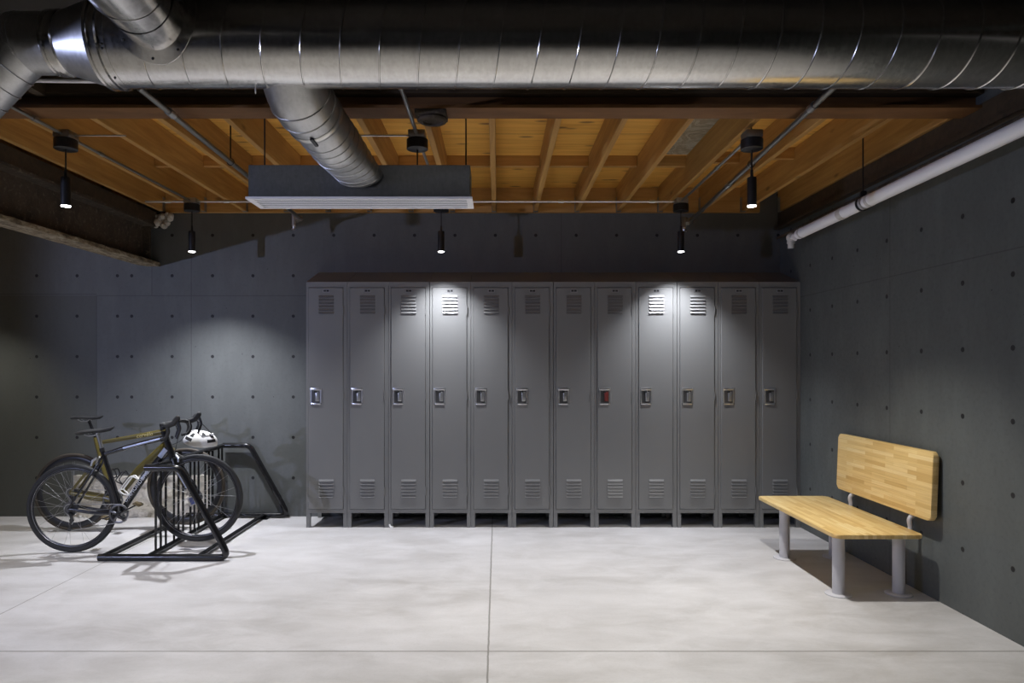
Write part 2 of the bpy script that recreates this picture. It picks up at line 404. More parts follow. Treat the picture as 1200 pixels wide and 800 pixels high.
# steel beam across the room
BZ = 2.82
mb = MB(); y0, y1 = 3.712, 3.876; yc = (y0+y1)/2
mb.prism([(y0, BZ), (y1, BZ), (y1, BZ+.016), (yc+.006, BZ+.02), (yc+.006, CZ-.018), (y1, CZ-.014), (y1, CZ-.001), (y0, CZ-.001), (y0, CZ-.014), (yc-.006, CZ-.018), (yc-.006, BZ+.02), (y0, BZ+.016)], 0, -3.38, WX-.002)
mb.build('steel_beam', M['beam'], None, False)
tag(bpy.data.objects['steel_beam'], 'long brown steel ceiling beam crossing the room just behind the big duct', 'beam')
o = MB().box((-3.3, 3.722, 2.905), (WX-.002, 3.782, 3.04)).build('timber_nailer', M['oldwood'], None, False)
tag(o, 'dark timber strip packed into the web of the brown steel beam behind the duct', 'board')
# rusty girder on the left
mb = MB(); gx = -3.27
mb.mat(0).prism([(gx-.10, 2.385), (gx-.006, 2.392), (gx-.006, 2.70), (gx-.10, 2.708), (gx-.10, 2.732), (gx+.10, 2.732), (gx+.10, 2.708), (gx+.006, 2.70), (gx+.006, 2.392), (gx+.10, 2.385)], 1, FY+.01, WY-.002)
root = mb.build('steel_girder', M['girder'], None, False)
tag(root, 'deep rusty steel girder running back to the wall at upper left', 'girder')
mb = MB(); N = 150
rows = []
for i in range(N+1):
    y = FY+.01 + (WY-.012-FY)*i/N
    j = noise.noise((y*6, 0, 3))*.012; k = noise.noise((y*9, 5, 0))*.010; l = noise.noise((y*14, 9, 2))*.008
    rows.append([mb.bm.verts.new(p) for p in ((gx-.10, y, 2.36), (gx-.02, y, 2.352+l), (gx+.06, y, 2.352+k), (gx+.10+j*.5, y, 2.352+k+l), (gx+.104+j, y, 2.37), (gx+.10+j*.3, y, 2.386+l), (gx-.10, y, 2.386))])
for a, b in zip(rows, rows[1:]):
    for q in range(7): mb._f([a[q], a[(q+1) % 7], b[(q+1) % 7], b[q]])
mb._f(rows[0]); mb._f(rows[-1][::-1])
mb.build('lower_flange', M['scale'], root, True)
MB().box((gx+.006, 6.28, 2.392), (gx+.075, 6.295, 2.70)).build('stiffener_plate', M['girder'], root, False)
o = MB().box((gx-.10, FY+.02, 2.733), (gx+.075, 3.70, 2.815)).build('timber_plate', M['oldwood'], None, False)
tag(o, 'dark timber plate lying on top of the rusty girder, nearer half', 'plate')
o = MB().box((gx-.10, 3.885, 2.733), (gx+.09, 6.37, 2.846)).build('timber_plate', M['oldwood'], None, False)
tag(o, 'dark timber plate on top of the rusty girder, far half beyond the steel beam', 'plate')
# mortar lump where the girder meets the wall
mb = MB()
for i in range(16):
    mb.sphere((gx+.13+random.uniform(-.05, .11), 6.36+random.uniform(-.02, .03), 2.765+random.uniform(-.05, .06)), random.uniform(.022, .042), 8)
o = mb.build('mortar_packing', M['rubble'], None); tag(o, 'rough mortar packing at the wall end of the rusty girder', 'mortar')
# ledger along the right wall
o = MB().prism([(2.600, 2.692), (WX-.001, 2.692), (WX-.001, 2.846), (2.636, 2.846), (2.636, 2.718), (2.600, 2.718)], 1, FY+.01, WY-.002).build('ledger_angle', M['oldwood'], None, False)
tag(o, 'dark ledger fixed along the top of the right wall above the white pipe', 'ledger')
# joists
joist0 = None
def ordinal(i): return ('first', 'second', 'third', 'fourth', 'fifth', 'sixth', 'seventh', 'eighth', 'ninth', 'tenth', 'eleventh', 'twelfth', 'thirteenth', 'fourteenth', 'fifteenth', 'sixteenth')[i]
for i, k in enumerate(range(7, -9, -1)):
    x = min(-.032 + .386*k, 2.635)
    if joist0 is None:
        joist0 = MB().box((-.019, 0, 0), (.019, 2.495, .229), .003, 1).build('ceiling_joist', M['joist'], None, False); o = joist0
        mb = MB(); mb.box((-.0215, 2.44, -.002), (.0215, 2.494, -.0003)); mb.box((-.0215, 2.44, -.002), (-.0195, 2.494, .13)); mb.box((.0195, 2.44, -.002), (.0215, 2.494, .13))
        jh = mb.build('joist_hanger', M['conduit_dull'], joist0, False)
    else:
        o = joist0.copy(); COL.objects.link(o); h_ = jh.copy(); COL.objects.link(h_); h_.parent = o
    o.location = (x, 3.878, 2.850)
    tag(o, 'exposed wooden ceiling joist, %s counted from the right wall' % ordinal(i), 'joist', 'wooden ceiling joists')
blk0 = None
for i, k in enumerate(range(5, -8, -1)):
    x = -.032 + .386*k
    if blk0 is None:
        blk0 = MB().box((.0205, 0, 0), (.3655, .038, .085), .002, 1).build('wood_blocking', M['rim'], None, False); o = blk0
    else:
        o = blk0.copy(); COL.objects.link(o)
    o.location = (x, 5.40 + (0 if k < 4 else -.1*(k-3)), CZ-.0855)
    tag(o, 'short wooden block under the deck in the %s bay between joists from the right wall' % ordinal(i), 'block', 'blocking between the joists')
o = MB().box((-2.5, 2.9, CZ-.2), (-2.45, 3.70, CZ-.001)).build('ceiling_joist', M['oldwood'], None, False)
tag(o, 'short dark timber above the left end of the big duct', 'joist')
# rough concrete footing behind the bicycles
mb = MB(); nx, nz = 64, 20; x0, x1 = -3.99, -2.70; zt = .385
V = []
for i in range(nx+1):
    col_ = []
    for j in range(nz+5):
        u = i/nx; x = x0+(x1-x0)*u; e = min(1, min(u, 1-u)*14)
        top = zt + noise.noise((x*7, 1, 0))*.018 + noise.noise((x*23, 4, 0))*.008
        if j <= nz: z = top*j/nz; y = WY - .05*e - .03*e*(noise.noise((x*6, z*6, 2))) - .022*e*noise.noise((x*17, z*17, 8)) - .012*e*noise.noise((x*45, z*45, 5))
        else: z = top + .004*noise.noise((x*30, j, 1)); y = WY - .05*e*(1-(j-nz)/4)
        col_.append(mb.bm.verts.new((x, min(y, WY-.0005), max(z, 0.001))))
    V.append(col_)
for a, b in zip(V, V[1:]):
    for j in range(nz+4): mb._f([a[j], b[j], b[j+1], a[j+1]])
o = mb.build('trim_2', M['rubble'], None, True); tag(o, kind='structure')

# ------------------------------------------------------------------ lockers
PITCH = .3606; LFX = -1.6725; LY0, LY1 = 5.98, 6.402
def make_locker():
    w = PITCH-.003
    t = thing('locker', '', 'locker')
    D = LY1-LY0; zt, zb, tb = 2.147, .127, 2.292; th = .012
    b = MB()
    b.box((0, 0, zb), (th, D, zt)); b.box((w-th, 0, zb), (w, D, zt)); b.box((th, D-.008, zb), (w-th, D, zt)); b.box((th, .03, zb), (w-th, D-.008, zb+.01))
    b.box((th, 0, zb), (w-th, .03, .160)); b.box((th, 0, 2.103), (w-th, .03, zt))         # rails of the face frame
    b.box((th, 0, .160), (.021, .03, 2.103)); b.box((.327, 0, .160), (w-th, .03, 2.103))
    b.build('body', M['locker'], t, False)
    MB().prism([(0, zt+.0006), (D, zt+.0006), (D, tb), (0, zt+.004)], 0, 0, w).build('sloped_top', M['locker'], t, False)
    d = MB(); dx0, dx1 = .0235, .3235
    d.box((dx0, -.007, .163), (dx1, .008, 2.099), .0025, 1)
    cx = (dx0+dx1)/2 + .004
    for base in (2.022, .412):
        for k in range(6):
            z = base - .0283*k; x0, x1 = cx-.066, cx+.066
            d.mat(0); A = [d.bm.verts.new(p) for p in ((x0, -.0071, z+.012), (x1, -.0071, z+.012), (x1-.002, -.0165, z-.006), (x0+.002, -.0165, z-.006))]
            B = [d.bm.verts.new(p) for p in ((x0, -.0071, z-.006), (x1, -.0071, z-.006))]
            d._f(A); d._f([A[0], A[3], B[0]]); d._f([A[1], B[1], A[2]])
            d._f([A[3], A[2], B[1], B[0]]); d.mat(1); d.box((x0+.002, -.0078, z-.0088), (x1-.002, -.0068, z-.006)); d.mat(0)
    d = d.build('door', [M['locker'], M['gap']], t, False)
    for z in (1.90, 1.155, .32):
        MB().tube([(.3255, -.009, z-.035), (.3255, -.009, z+.035)], .0042, 8).build('hinge', M['locker'], d)
    # recessed latch: bezel, cup, lift trigger
    hx, hz = .0865, 1.150
    h = MB(); h.box((hx-.049, -.0135, hz+.052), (hx+.049, -.0072, hz+.074), .003, 2); h.box((hx-.043, -.0135, hz-.074), (hx+.043, -.0072, hz-.058), .003, 2)
    h.box((hx-.047, -.0115, hz-.058), (hx-.036, -.0072, hz+.052)); h.box((hx+.036, -.0115, hz-.058), (hx+.047, -.0072, hz+.052))
    h = h.build('handle', M['chrome'], d)
    MB().box((hx-.036, -.0079, hz-.058), (hx+.036, -.0073, hz+.052)).build('recess', M['steel_dark'], h, False)
    MB().box((hx-.005, -.0145, hz-.045), (hx+.031, -.0082, hz+.040), .006, 3).build('trigger', M['steel'], h)
    MB().box((hx-.016, -.0150, hz+.030), (hx+.010, -.0084, hz+.050), .003, 2).build('keyhole', M['gap'], h)
    p = MB().box((cx-.030, -.0086, 2.059), (cx+.030, -.0073, 2.085), .0006, 1).build('number_plate', M['plate'], d, False)
    q = MB(); q.box((cx-.024, -.0096, 2.064), (cx-.002, -.0087, 2.080)); q.box((cx+.002, -.0096, 2.064), (cx+.024, -.0087, 2.080)); q.build('plate_window', M['gap'], p, False)
    for (x0, x1) in ((0, .034), (w-.034, w)):
        for (ya, yb) in ((0.001, .034), (D-.035, D-.002)):
            l = MB(); l.prism([(x0, ya), (x1, ya), (x1, yb), (x0, yb)], 2, 0, zb-.0005)
            l.build('leg', M['locker'], t, False)
    return t
M['steel_dark'] = newmat('latch_cup_steel', (.16, .16, .165), .3, .8)
where = ['leftmost of the row, nearest the bicycle rack', 'second from the bicycle end, beside the end locker', 'third from the bicycle end, right edge brightly lit',
         'fourth from the bicycle end, brightest under the middle lamp', 'fifth from the bicycle end, left edge lit at top', 'sixth from the bicycle end, dark top beside the central seam',
         'sixth from the bench end, dark just right of the central seam', 'fifth from the bench end, reddish lock in its handle', 'fourth from the bench end, brightly lit under the right lamp',
         'third from the bench end, brightly lit at its top', 'second from the bench end, lower door behind the bench corner', 'last of the row, tight against the right wall']
lk0 = make_locker()
for i in range(12):
    gap = .0016*(i//3)
    loc = (LFX + PITCH*i - .003 + gap, LY0, 0)
    if i == 0: lk0.location = loc; o = lk0
    else: o = dup(lk0, loc)
    tag(o, 'tall grey metal locker, ' + where[i], 'locker', 'row of grey lockers')
    if i == 7:
        dr = [c for c in COL.objects if c.parent == o and c.name.startswith('door')][0]
        hd = [c for c in COL.objects if c.parent == dr and c.name.startswith('handle')][0]
        tr = [c for c in COL.objects if c.parent == hd and c.name.startswith('trigger')][0]
        tr.data = tr.data.copy(); tr.data.materials[0] = M['red']; tr['label'] = 'reddish lock'

# ------------------------------------------------------------------ ducts
DY, DZ, DR = 2.90, 2.785, .178
def helix(mb, x0, x1, pitch, cy, cz, R, r=.0035, n=56):
    turns = (x1-x0)/pitch; N = int(turns*n)
    pts = [(x0+(x1-x0)*i/N, cy+R*math.sin(2*PI*turns*i/N), cz+R*math.cos(2*PI*turns*i/N)) for i in range(N+1)]
    mb.tube(pts, r, 6)
root = thing('spiral_duct', 'largest round galvanised spiral duct running across under the ceiling', 'duct', (0, DY, DZ))
SX = .078
mb = MB(); mb.lathe([(-1.70+SX, DR), (2.44, DR)], (0, 0, 0), (1, 0, 0), 72); helix(mb, -1.54, 2.42, .160, 0, 0, DR+.0005)
mb.build('duct_tube', M['zinc'], root)
mb = MB(); mb.lathe([(-1.735, DR+.001), (-1.733, DR+.010), (-1.722, DR+.010), (-1.72, DR+.003), (-1.70, DR+.003), (-1.697, DR+.010), (-1.688, DR+.010), (-1.684, DR+.002), (-1.655, DR+.002), (-1.655, DR)], (SX, 0, 0), (1, 0, 0), 72, False)
c = mb.build('collar', M['zinc'], root)
for a in (150, 205, 250):
    MB().sphere((-1.668+SX, -(DR+.003)*math.sin(math.radians(a-90)), (DR+.003)*-abs(math.cos(math.radians(a-90)))), .005, 8).build('screw', M['black_metal'], c)
RS = .124
mb = MB(); mb.lathe([(-1.735, DR), (-1.895, RS+.004)], (SX, 0, 0), (1, 0, 0), 72, False); mb.build('reducer', M['zinc_dull'], root)
mb = MB(); mb.lathe([(-1.895, RS+.004), (-1.90, RS+.010), (-1.915, RS+.010), (-1.92, RS+.003), (-1.935, RS+.003), (-1.938, RS+.009), (-1.948, RS+.009), (-1.955, RS+.001)], (SX, 0, 0), (1, 0, 0), 64, False); mb.build('small_collar', M['zinc'], root)
mb = MB(); mb.lathe([(-2.03, RS), (-1.93+SX, RS)], (0, 0, 0), (1, 0, 0), 64); mb.build('small_duct', M['zinc_dull'], root)
mb = MB()                               # wire hanger loop
mb.ring((-1.035, .02, -DR-.008), (1, .3, 0), .017, .002, 20, 6, None); mb.build('hanger_loop', M['conduit'], root)
# elbow turning down at the far left
root = thing('duct_elbow', 'ribbed round duct elbow dropping away at the left edge of the ceiling', 'duct', (-2.0, DY, DZ))
pts = []; ang = math.radians(46); RB = .06
for i in range(9):
    a = ang*i/8; pts.append((-RB*math.sin(a)+.004, 0, -RB*(1-math.cos(a))))
d = Vector((-math.cos(ang), 0, -math.sin(ang))); e = Vector(pts[-1]) + d*.5
mb = MB(); mb.tube(pts + [e], RS-.001, 56); mb.build('elbow_tube', M['zinc_dull'], root)
allp = [Vector(p) for p in pts]
mb = MB()
for i in (1, 3, 5, 7):
    a = ang*i/8; mb.ring(pts[i], (-math.cos(a), 0, -math.sin(a)), RS, .0035, 56, 6)
for i in range(1, 6): mb.ring(Vector(pts[-1]) + d*(.08*i), d, RS, .0035, 56, 6)
mb.build('seam_rib', M['zinc_dull'], root)
# branch towards the camera
BX = -1.375; BR = .128
root = thing('branch_duct', 'round spiral branch duct leaving the big duct toward the viewer at top left', 'duct', (BX, DY-.12, DZ+.032))
mb = MB(); mb.lathe([(0, BR), (4.6, BR)], (0, 0, 0), (0, -1, 0), 56)
N = 56*28
mb.tube([(BR*math.sin(2*PI*i/56), -.19-4.3*i/N, BR*math.cos(2*PI*i/56)) for i in range(N+1)], .0032, 6)
mb.build('duct_tube', M['zinc'], root)
# saddle flange wrapped on the main duct
mb = MB(); rings = []
for (rr, lift) in ((BR+.002, .004), (BR+.043, .004), (BR+.043, .0005)):
    ring = []
    for k in range(64):
        a = 2*PI*k/64; x = rr*math.cos(a); z = rr*math.sin(a); zz = max(-DR*.999, min(DR*.96, z+.032)); R = DR+lift
        ring.append(mb.bm.verts.new((x, .12-math.sqrt(max(R*R-zz*zz, .0001)), z)))
    rings.append(ring)
neck = [mb.bm.verts.new(((BR+.003)*math.cos(2*PI*k/64), -.165, (BR+.003)*math.sin(2*PI*k/64))) for k in range(64)]
rings = [neck] + rings
for a, b in zip(rings, rings[1:]):
    for k in range(64): mb._f([a[k], a[(k+1) % 64], b[(k+1) % 64], b[k]])
fl = mb.build('saddle_flange', M['zinc'], root)
for a in (218, 262, 305):
    A = math.radians(a); x = (BR+.028)*math.cos(A); z = (BR+.028)*math.sin(A)
    MB().sphere((x, .12-math.sqrt((DR+.004)**2-min((z+.032)**2, DR*DR)), z), .0055, 8).build('screw', M['black_metal'], fl)
# supply branch down to the diffuser
root = thing('supply_duct', 'short round silver duct sloping from the big duct down to the long diffuser box', 'duct', (0, 0, 0))
path = fillet([(-.905, 2.90, 2.785), (-.895, 3.075, 2.632), (-.745, 3.735, 2.447)], .16, 8)
dist = [0.0]
for p, q in zip(path, path[1:]): dist.append(dist[-1] + (q-p).length)
def at(f):
    d_ = f*dist[-1]
    for i in range(len(path)-1):
        if d_ <= dist[i+1] + 1e-9: return path[i].lerp(path[i+1], (d_-dist[i])/(dist[i+1]-dist[i]))
    return path[-1]
def sec(f):
    c = at(f); ax = (at(min(1, f+.02)) - at(max(0, f-.02))).normalized()
    side = Vector((1, 0, 0)); side = (side-ax*side.dot(ax)).normalized(); upv = side.cross(ax); upv = upv if upv.z > 0 else -upv
    if f < .34: ra = rb = .140
    elif f < .46: ra = rb = .140 - .010*(f-.34)/.12
    else: ra = .130-.005*(f-.46)/.54; rb = .130 - .066*max(0, (f-.66)/.34)
    return c, ra, rb, side, upv, ax
mb = MB(); rings = []; NS = 44
for i in range(NS+1):
    c, ra, rb, sd, up_, ax = sec(i/NS); rings.append([mb.bm.verts.new(c + sd*ra*math.cos(2*PI*k/48) + up_*rb*math.sin(2*PI*k/48)) for k in range(48)])
for a, b in zip(rings, rings[1:]):
    for k in range(48): mb._f([a[k], a[(k+1) % 48], b[(k+1) % 48], b[k]])
mb._f(rings[0][::-1]); mb._f(rings[-1])
N = 48*9; pts = []
for i in range(N+1):
    f = .48+.50*i/N; c, ra, rb, sd, up_, ax = sec(f); a = 2*PI*i/48; pts.append(c + sd*ra*math.cos(a) + up_*rb*math.sin(a))
mb.tube(pts, .003, 6); mb.build('duct_tube', M['zinc_dull'], root)
mb = MB()
c, ra, rb, sd, up_, ax = sec(.41); mb.ring(c, ax, ra+.003, .006, 56, 8, (.6, 2.6)); cc = c - up_*(ra+.008) + sd*.01; m3 = Matrix((sd, ax, up_)).transposed().to_4x4()
c, ra, rb, sd, up_, ax = sec(.33); mb.ring(c, ax, ra+.001, .003, 56, 6)
c, ra, rb, sd, up_, ax = sec(.26); mb.ring(c, ax, ra+.001, .003, 56, 6)
cl = mb.build('clamp_band', M['conduit'], root)
MB().box((-.008, -.028, -.004), (.008, .028, .004), 0, 2, Matrix.Translation(cc) @ m3).build('clamp_latch', M['black_metal'], cl, False)
# diffuser box
bx0, bx1, by0, by1, bz0, bz1 = -1.358, -.149, 3.72, 3.935, 2.325, 2.512
root = thing('slot_diffuser', 'long dark sheet metal air diffuser box with white slotted underside', 'air diffuser', ((bx0+bx1)/2, by0, bz0))
def L(x, y, z): return (x-(bx0+bx1)/2, y-by0, z-bz0)
MB().box(L(bx0, by0, bz0+.012), L(bx1, by1, bz1), .002, 1).build('plenum_box', M['zinc_box'], root, False)
mb = MB(); mb.box(L(bx0-.012, by0-.012, bz0), L(bx1+.012, by0+.018, bz0+.0118)); mb.box(L(bx0-.012, by1-.018, bz0), L(bx1+.012, by1+.012, bz0+.0118))
mb.box(L(bx0-.012, by0+.018, bz0), L(bx0+.02, by1-.018, bz0+.0118)); mb.box(L(bx1-.02, by0+.018, bz0), L(bx1+.012, by1-.018, bz0+.0118))
gr = mb.build('grille_frame', M['pipe'], root, False)
MB().box(L(bx0+.02, by0+.018, bz0+.0055), L(bx1-.02, by1-.018, bz0+.0117)).build('grille_back', M['gap'], gr, False)
mb = MB()
for k in range(4):
    y = by0+.038+.0405*k; mb.box(L(bx0+.02, y, bz0+.001), L(bx1-.02, y+.021, bz0+.004))
mb.build('slot_blades', M['pipe'], gr, False)
MB().box(L(-.87, by0-.006, bz0+.055), L(-.60, by0-.0005, bz0+.061)).build('seam_lip', M['zinc_box'], root, False)
for (x, y) in ((-1.33, 3.90), (-.18, 3.90)):
    MB().tube([L(x, y, bz1-.01), L(x, y, CZ-.02)], .0045, 8).build('hanger_rod', M['black_metal'], root)

# ------------------------------------------------------------------ pendants
def make_pendant():
    t = thing('pendant_lamp', '', 'pendant lamp')      # origin at the lens
    cb = 2.708-LAMP_Z
    MB().lathe([(cb, .060), (cb+.003, .064), (cb+.058, .064), (cb+.062, .058)], (0, 0, 0), (0, 0, 1), 32).build('canopy', M['black_metal'], t)
    MB().tube([(0, 0, .205), (0, 0, cb)], .0045, 8).build('cord', M['black_metal'], t)
    MB().lathe([(.002, .0215), (.002, .0275), (.165, .0275), (.170, .026), (.171, .010), (.215, .008)], (0, 0, 0), (0, 0, 1), 28).build('lamp_housing', M['black_metal'], t)
    MB().lathe([(-.003, .019), (-.003, .0255), (.0015, .0255), (.0015, .001)], (0, 0, 0), (0, 0, 1), 24).build('lamp_lens', M['lens'], t)
    MB().box((-.05, -.05, cb+.0625), (.05, .05, cb+.108), .006, 2).build('junction_box', M['zinc_dull'], t)
    return t
p0 = make_pendant()
plab = [('black cylinder pendant lamp on the far row, in front of the wall above the bicycles', -1), ('black cylinder pendant lamp on the far row, seen below the diffuser box', 0), ('black cylinder pendant lamp on the far row, beside a sprinkler head and steel pipe', 1),
        ('nearer black cylinder pendant lamp hanging in front of the rusty girder', -1), ('black pendant lamp whose cylinder is hidden behind the diffuser box', 0), ('nearer black cylinder pendant lamp beside the steel pipe, toward the white pipe', 1)]
for i in range(6):
    x = (BACK_X+FRONT_X)[i]; y = BACK_Y if i < 3 else FRONT_Y
    o = p0 if i == 0 else dup(p0, (0, 0, 0))
    o.location = (x, y, LAMP_Z); tag(o, plab[i][0], 'pendant lamp', 'black cylinder pendant lamps')

# ------------------------------------------------------------------ conduits and pipes
CZc = 2.793
def conduit(name, label, cat, pts, r, mt, couplings=(), cm=None):
    t = thing(name, label, cat, pts[0]); o = Vector(pts[0])
    MB().tube([Vector(p)-o for p in pts], r, 10).build('tube', M[mt], t)
    for f in couplings:
        a, b = Vector(pts[0])-o, Vector(pts[-1])-o; dd = (b-a).normalized(); c = a.lerp(b, f)
        MB().tube([c-dd*.022, c+dd*.022], r*1.45, 10).build('coupling', M[cm or mt], t)
    return t
jb = .0515
conduit('conduit', 'thin bright conduit running left from the far lamp above the bicycles', 'conduit', [(-2.95, BACK_Y, CZc), (BACK_X[0]-jb, BACK_Y, CZc)], .0095, 'conduit', (.55,))
conduit('conduit', 'thin bright conduit between the lamp above the bicycles and the far lamp under the diffuser', 'conduit', [(BACK_X[0]+jb, BACK_Y, CZc), (BACK_X[1]-jb, BACK_Y, CZc)], .0095, 'conduit', (.12, .5))
conduit('conduit', 'thin bright conduit crossing below the joists to the lamp above the bright right lockers', 'conduit', [(BACK_X[1]+jb, BACK_Y, CZc), (BACK_X[2]-jb, BACK_Y, CZc)], .0095, 'conduit', (.5, .9))
conduit('conduit', 'conduit joining the nearer and far left lamps', 'conduit', [(-2.58, FRONT_Y+jb, CZc), (BACK_X[0], BACK_Y-jb, CZc)], .0095, 'dark_conduit', (.2,))
conduit('conduit', 'bright conduit joining the nearer and far lamps on the right', 'conduit', [(1.52, FRONT_Y+jb, CZc), (BACK_X[2], BACK_Y-jb, CZc)], .0105, 'conduit', (.4,))
conduit('conduit', 'conduit joining the hidden middle lamp to the far lamp under the diffuser', 'conduit', [(-.479, FRONT_Y+jb, CZc), (BACK_X[1], BACK_Y-jb, CZc)], .0095, 'conduit')
conduit('conduit', 'short conduit from the big duct back to the middle lamp box', 'conduit', [(-.476, 3.0, 2.793), (-.479, FRONT_Y-jb, CZc)], .011, 'conduit', (.35,))
conduit('conduit', 'short conduit entering the nearer left lamp box from under the steel beam', 'conduit', [(-2.58, 3.3, CZc), (-2.58, FRONT_Y-jb, CZc)], .0105, 'dark_conduit', (.7,))
conduit('conduit', 'thin conduit stub leaving the middle lamp box toward the left', 'conduit', [(-.85, FRONT_Y, CZc), (-.479-jb, FRONT_Y, CZc)], .006, 'conduit')
conduit('conduit', 'thin conduit stub leaving the nearer left lamp box toward the right', 'conduit', [(-2.58+jb, FRONT_Y, CZc), (-2.22, FRONT_Y, CZc)], .005, 'conduit')
def sprinkler(label, pts, r, rods, group):
    o = Vector(pts[0]); t = thing('sprinkler_pipe', label, 'sprinkler pipe', pts[0])
    MB().tube([Vector(p)-o for p in pts], r, 12).build('tube', M['dark_conduit'], t)
    a, b = Vector(pts[0])-o, Vector(pts[-1])-o; dd = (b-a).normalized()
    for f in (.12, .62): MB().tube([a.lerp(b, f)-dd*.03, a.lerp(b, f)+dd*.03], r*1.3, 12).build('coupling', M['conduit'], t)
    for f in rods:
        c = a.lerp(b, f); h = MB(); h.ring(c, dd, r+.006, .003, 20, 6); h.tube([c+Vector((0, 0, r+.006)), (c.x, c.y, CZ-.03-o.z)], .005, 8); h.build('hanger', M['black_metal'], t)
    e = b; h = MB(); h.sphere(e, r*1.6, 12); h.tube([e, e+Vector((-.03, -.02, -.03))], r*1.1, 10); h.tube([e+Vector((-.055, 0, .03)), e+Vector((-.055, 0, -.06))], .024, 12); h.tube([e+Vector((-.06, 0, 0)), e], r, 8)
    h = h.build('elbow_fitting', M['dark_conduit'], t)
    k = MB(); q = e+Vector((-.055, 0, -.06)); k.lathe([(0, .016), (.012, .02), (.016, .012), (.03, .010), (.032, .022), (.036, .022)], q, (0, 0, -1), 16); k.build('sprinkler_head', M['chrome'], t)
    return t
sprinkler('dark steel sprinkler pipe passing behind the diffuser box to a head above the left lockers', [(-1.735, 3.3, 2.765), (-1.74, 6.02, 2.715)], .0165, (.42,), 'sprinkler pipes')
sprinkler('dark steel sprinkler pipe slanting back beside the right lamps to a head near the wall', [(1.66, 3.28, 2.797), (1.70, 6.02, 2.695)], .0165, (.45,), 'sprinkler pipes')
o = MB().box((-.452, 3.715, BZ-.028), (-.28, 3.86, BZ-.001), .004, 2); o.lathe([(0, .075), (.012, .082), (.022, .075), (.024, .055), (.014, .052), (.013, .001)], (-.36, 3.79, BZ-.028), (0, 0, -1), 32)
o = o.build('ceiling_box_ring', M['girder'], None); tag(o, 'rusty round fixture plate under the steel beam above the hidden lamp', 'fixture plate')
o = conduit('white_rod', 'thin pale pipe behind the duct reducer at the left end of the beam', 'pipe', [(-2.5, 3.4, 2.84), (-1.2, 3.4, 2.825)], .010, 'pipe')
# white pipe on the right wall
root = thing('white_pipe', 'long thick white insulated pipe along the top of the right wall', 'pipe', (2.50, 5.66, 2.508))
e = Vector((0.005, -4.6, .088)); dd = e.normalized()
MB().tube([(0, 0, 0), e], .041, 28).build('pipe_jacket', M['pipe'], root)
for f, l, r, mt in ((.155, .06, .0435, 'pipe_band'), (.222, .018, .044, 'conduit'), (.235, .03, .0435, 'pipe_band'), (.012, .02, .043, 'pipe_band')):
    c = e*f; MB().tube([c-dd*l/2, c+dd*l/2], r, 28).build('pipe_band', M[mt], root)
for f in (.215, .62):
    c = e*f; h = MB(); h.ring(c, dd, .05, .004, 32, 6, (1, 2.6)); h.box((c.x-.02, c.y-.012, c.z+.05), (c.x+.02, c.y+.012, c.z+.085), .003, 2); h.tube([(c.x, c.y, c.z+.08), (c.x, c.y, CZ-2.508-.01)], .0055, 8)
    h.build('hanger', M['black_metal'], root)
mb = MB(); mb.tube(fillet([(0, 0, 0), (0, .07, 0), (.004, .16, .004), (.004, .17, -.09)], .05), .026, 16); mb.sphere((.004, .16, .0), .042, 14); mb.lathe([(0, .034), (.02, .034), (.02, .026), (.05, .026)], (.004, .165, -.03), (0, 0, -1), 16)
mb.build('end_elbow', M['pipe_band'], root)
MB().box((-.045, .02, -.052), (.012, .04, -.012), .006, 2, Matrix.Rotation(.4, 4, 'Y')).build('pipe_tag', M['pipe'], root)
o = conduit('wall_pipe', 'slender dark pipe on the right wall just above the white pipe', 'pipe', [(2.60, 6.35, 2.60), (2.60, 2.6, 2.665)], .012, 'girder')

# ------------------------------------------------------------------ bench
root = thing('bench', 'butcher block wooden bench with backrest and grey steel legs against the right wall', 'bench', (2.29, 4.72, 0))
def Bq(x, y, z): return (x-2.29, y-4.72, z)
def slab(lo, hi, axis, rc, be):
    """board with rounded corners in plane and eased edges; axis = thin direction"""
    mb = MB(); ua, va = [i for i in range(3) if i != axis]; poly = []
    for (cx, cy, a0) in ((hi[ua]-rc, hi[va]-rc, 0), (lo[ua]+rc, hi[va]-rc, 90), (lo[ua]+rc, lo[va]+rc, 180), (hi[ua]-rc, lo[va]+rc, 270)):
        for k in range(7):
            a = math.radians(a0+15*k); poly.append((cx+rc*math.cos(a), cy+rc*math.sin(a)))
    mb.prism(poly, axis, lo[axis], hi[axis])
    es = [e for e in mb.bm.edges if abs(e.verts[0].co[axis]-e.verts[1].co[axis]) < 1e-6]
    bmesh.ops.bevel(mb.bm, geom=es, offset=be, segments=3, affect='EDGES', profile=.5)
    return mb
slab(Bq(2.03, 4.10, .377), Bq(2.565, 5.33, .402), 2, .03, .007).build('seat', M['seat_wood'], root)
bk = slab((-.0185, -.565, 0), (.0185, .565, .415), 0, .028, .009).build('backrest', M['back_wood'], root)
bk.location = Bq(2.600, 4.635, .488); bk.rotation_euler = (0, math.radians(2.2), 0)
for (x, y) in ((2.115, 4.235), (2.495, 4.245), (2.115, 5.03), (2.495, 5.06)):
    l = MB().tube([Bq(x, y, .008), Bq(x, y, .374)], .036, 28).build('leg', M['leg_grey'], root)
    MB().lathe([(0, .078), (.005, .078), (.008, .074), (.009, .037), (.013, .037)], Bq(x, y, 0.0005), (0, 0, 1), 32).build('foot_flange', M['leg_grey'], l)
    MB().lathe([(0, .037), (.003, .06), (.0045, .06)], Bq(x, y, .3715), (0, 0, 1), 24).build('mount_plate', M['leg_grey'], l)
for y in (4.28, 5.00):
    MB().tube([Vector(Bq(*p)) for p in fillet([(2.40, y, .362), (2.56, y, .362), (2.592, y, .40), (2.578, y, .46), (2.632, y, .50), (2.638, y, .72)], .035)], .0145, 14).build('back_bracket', M['leg_grey'], root)

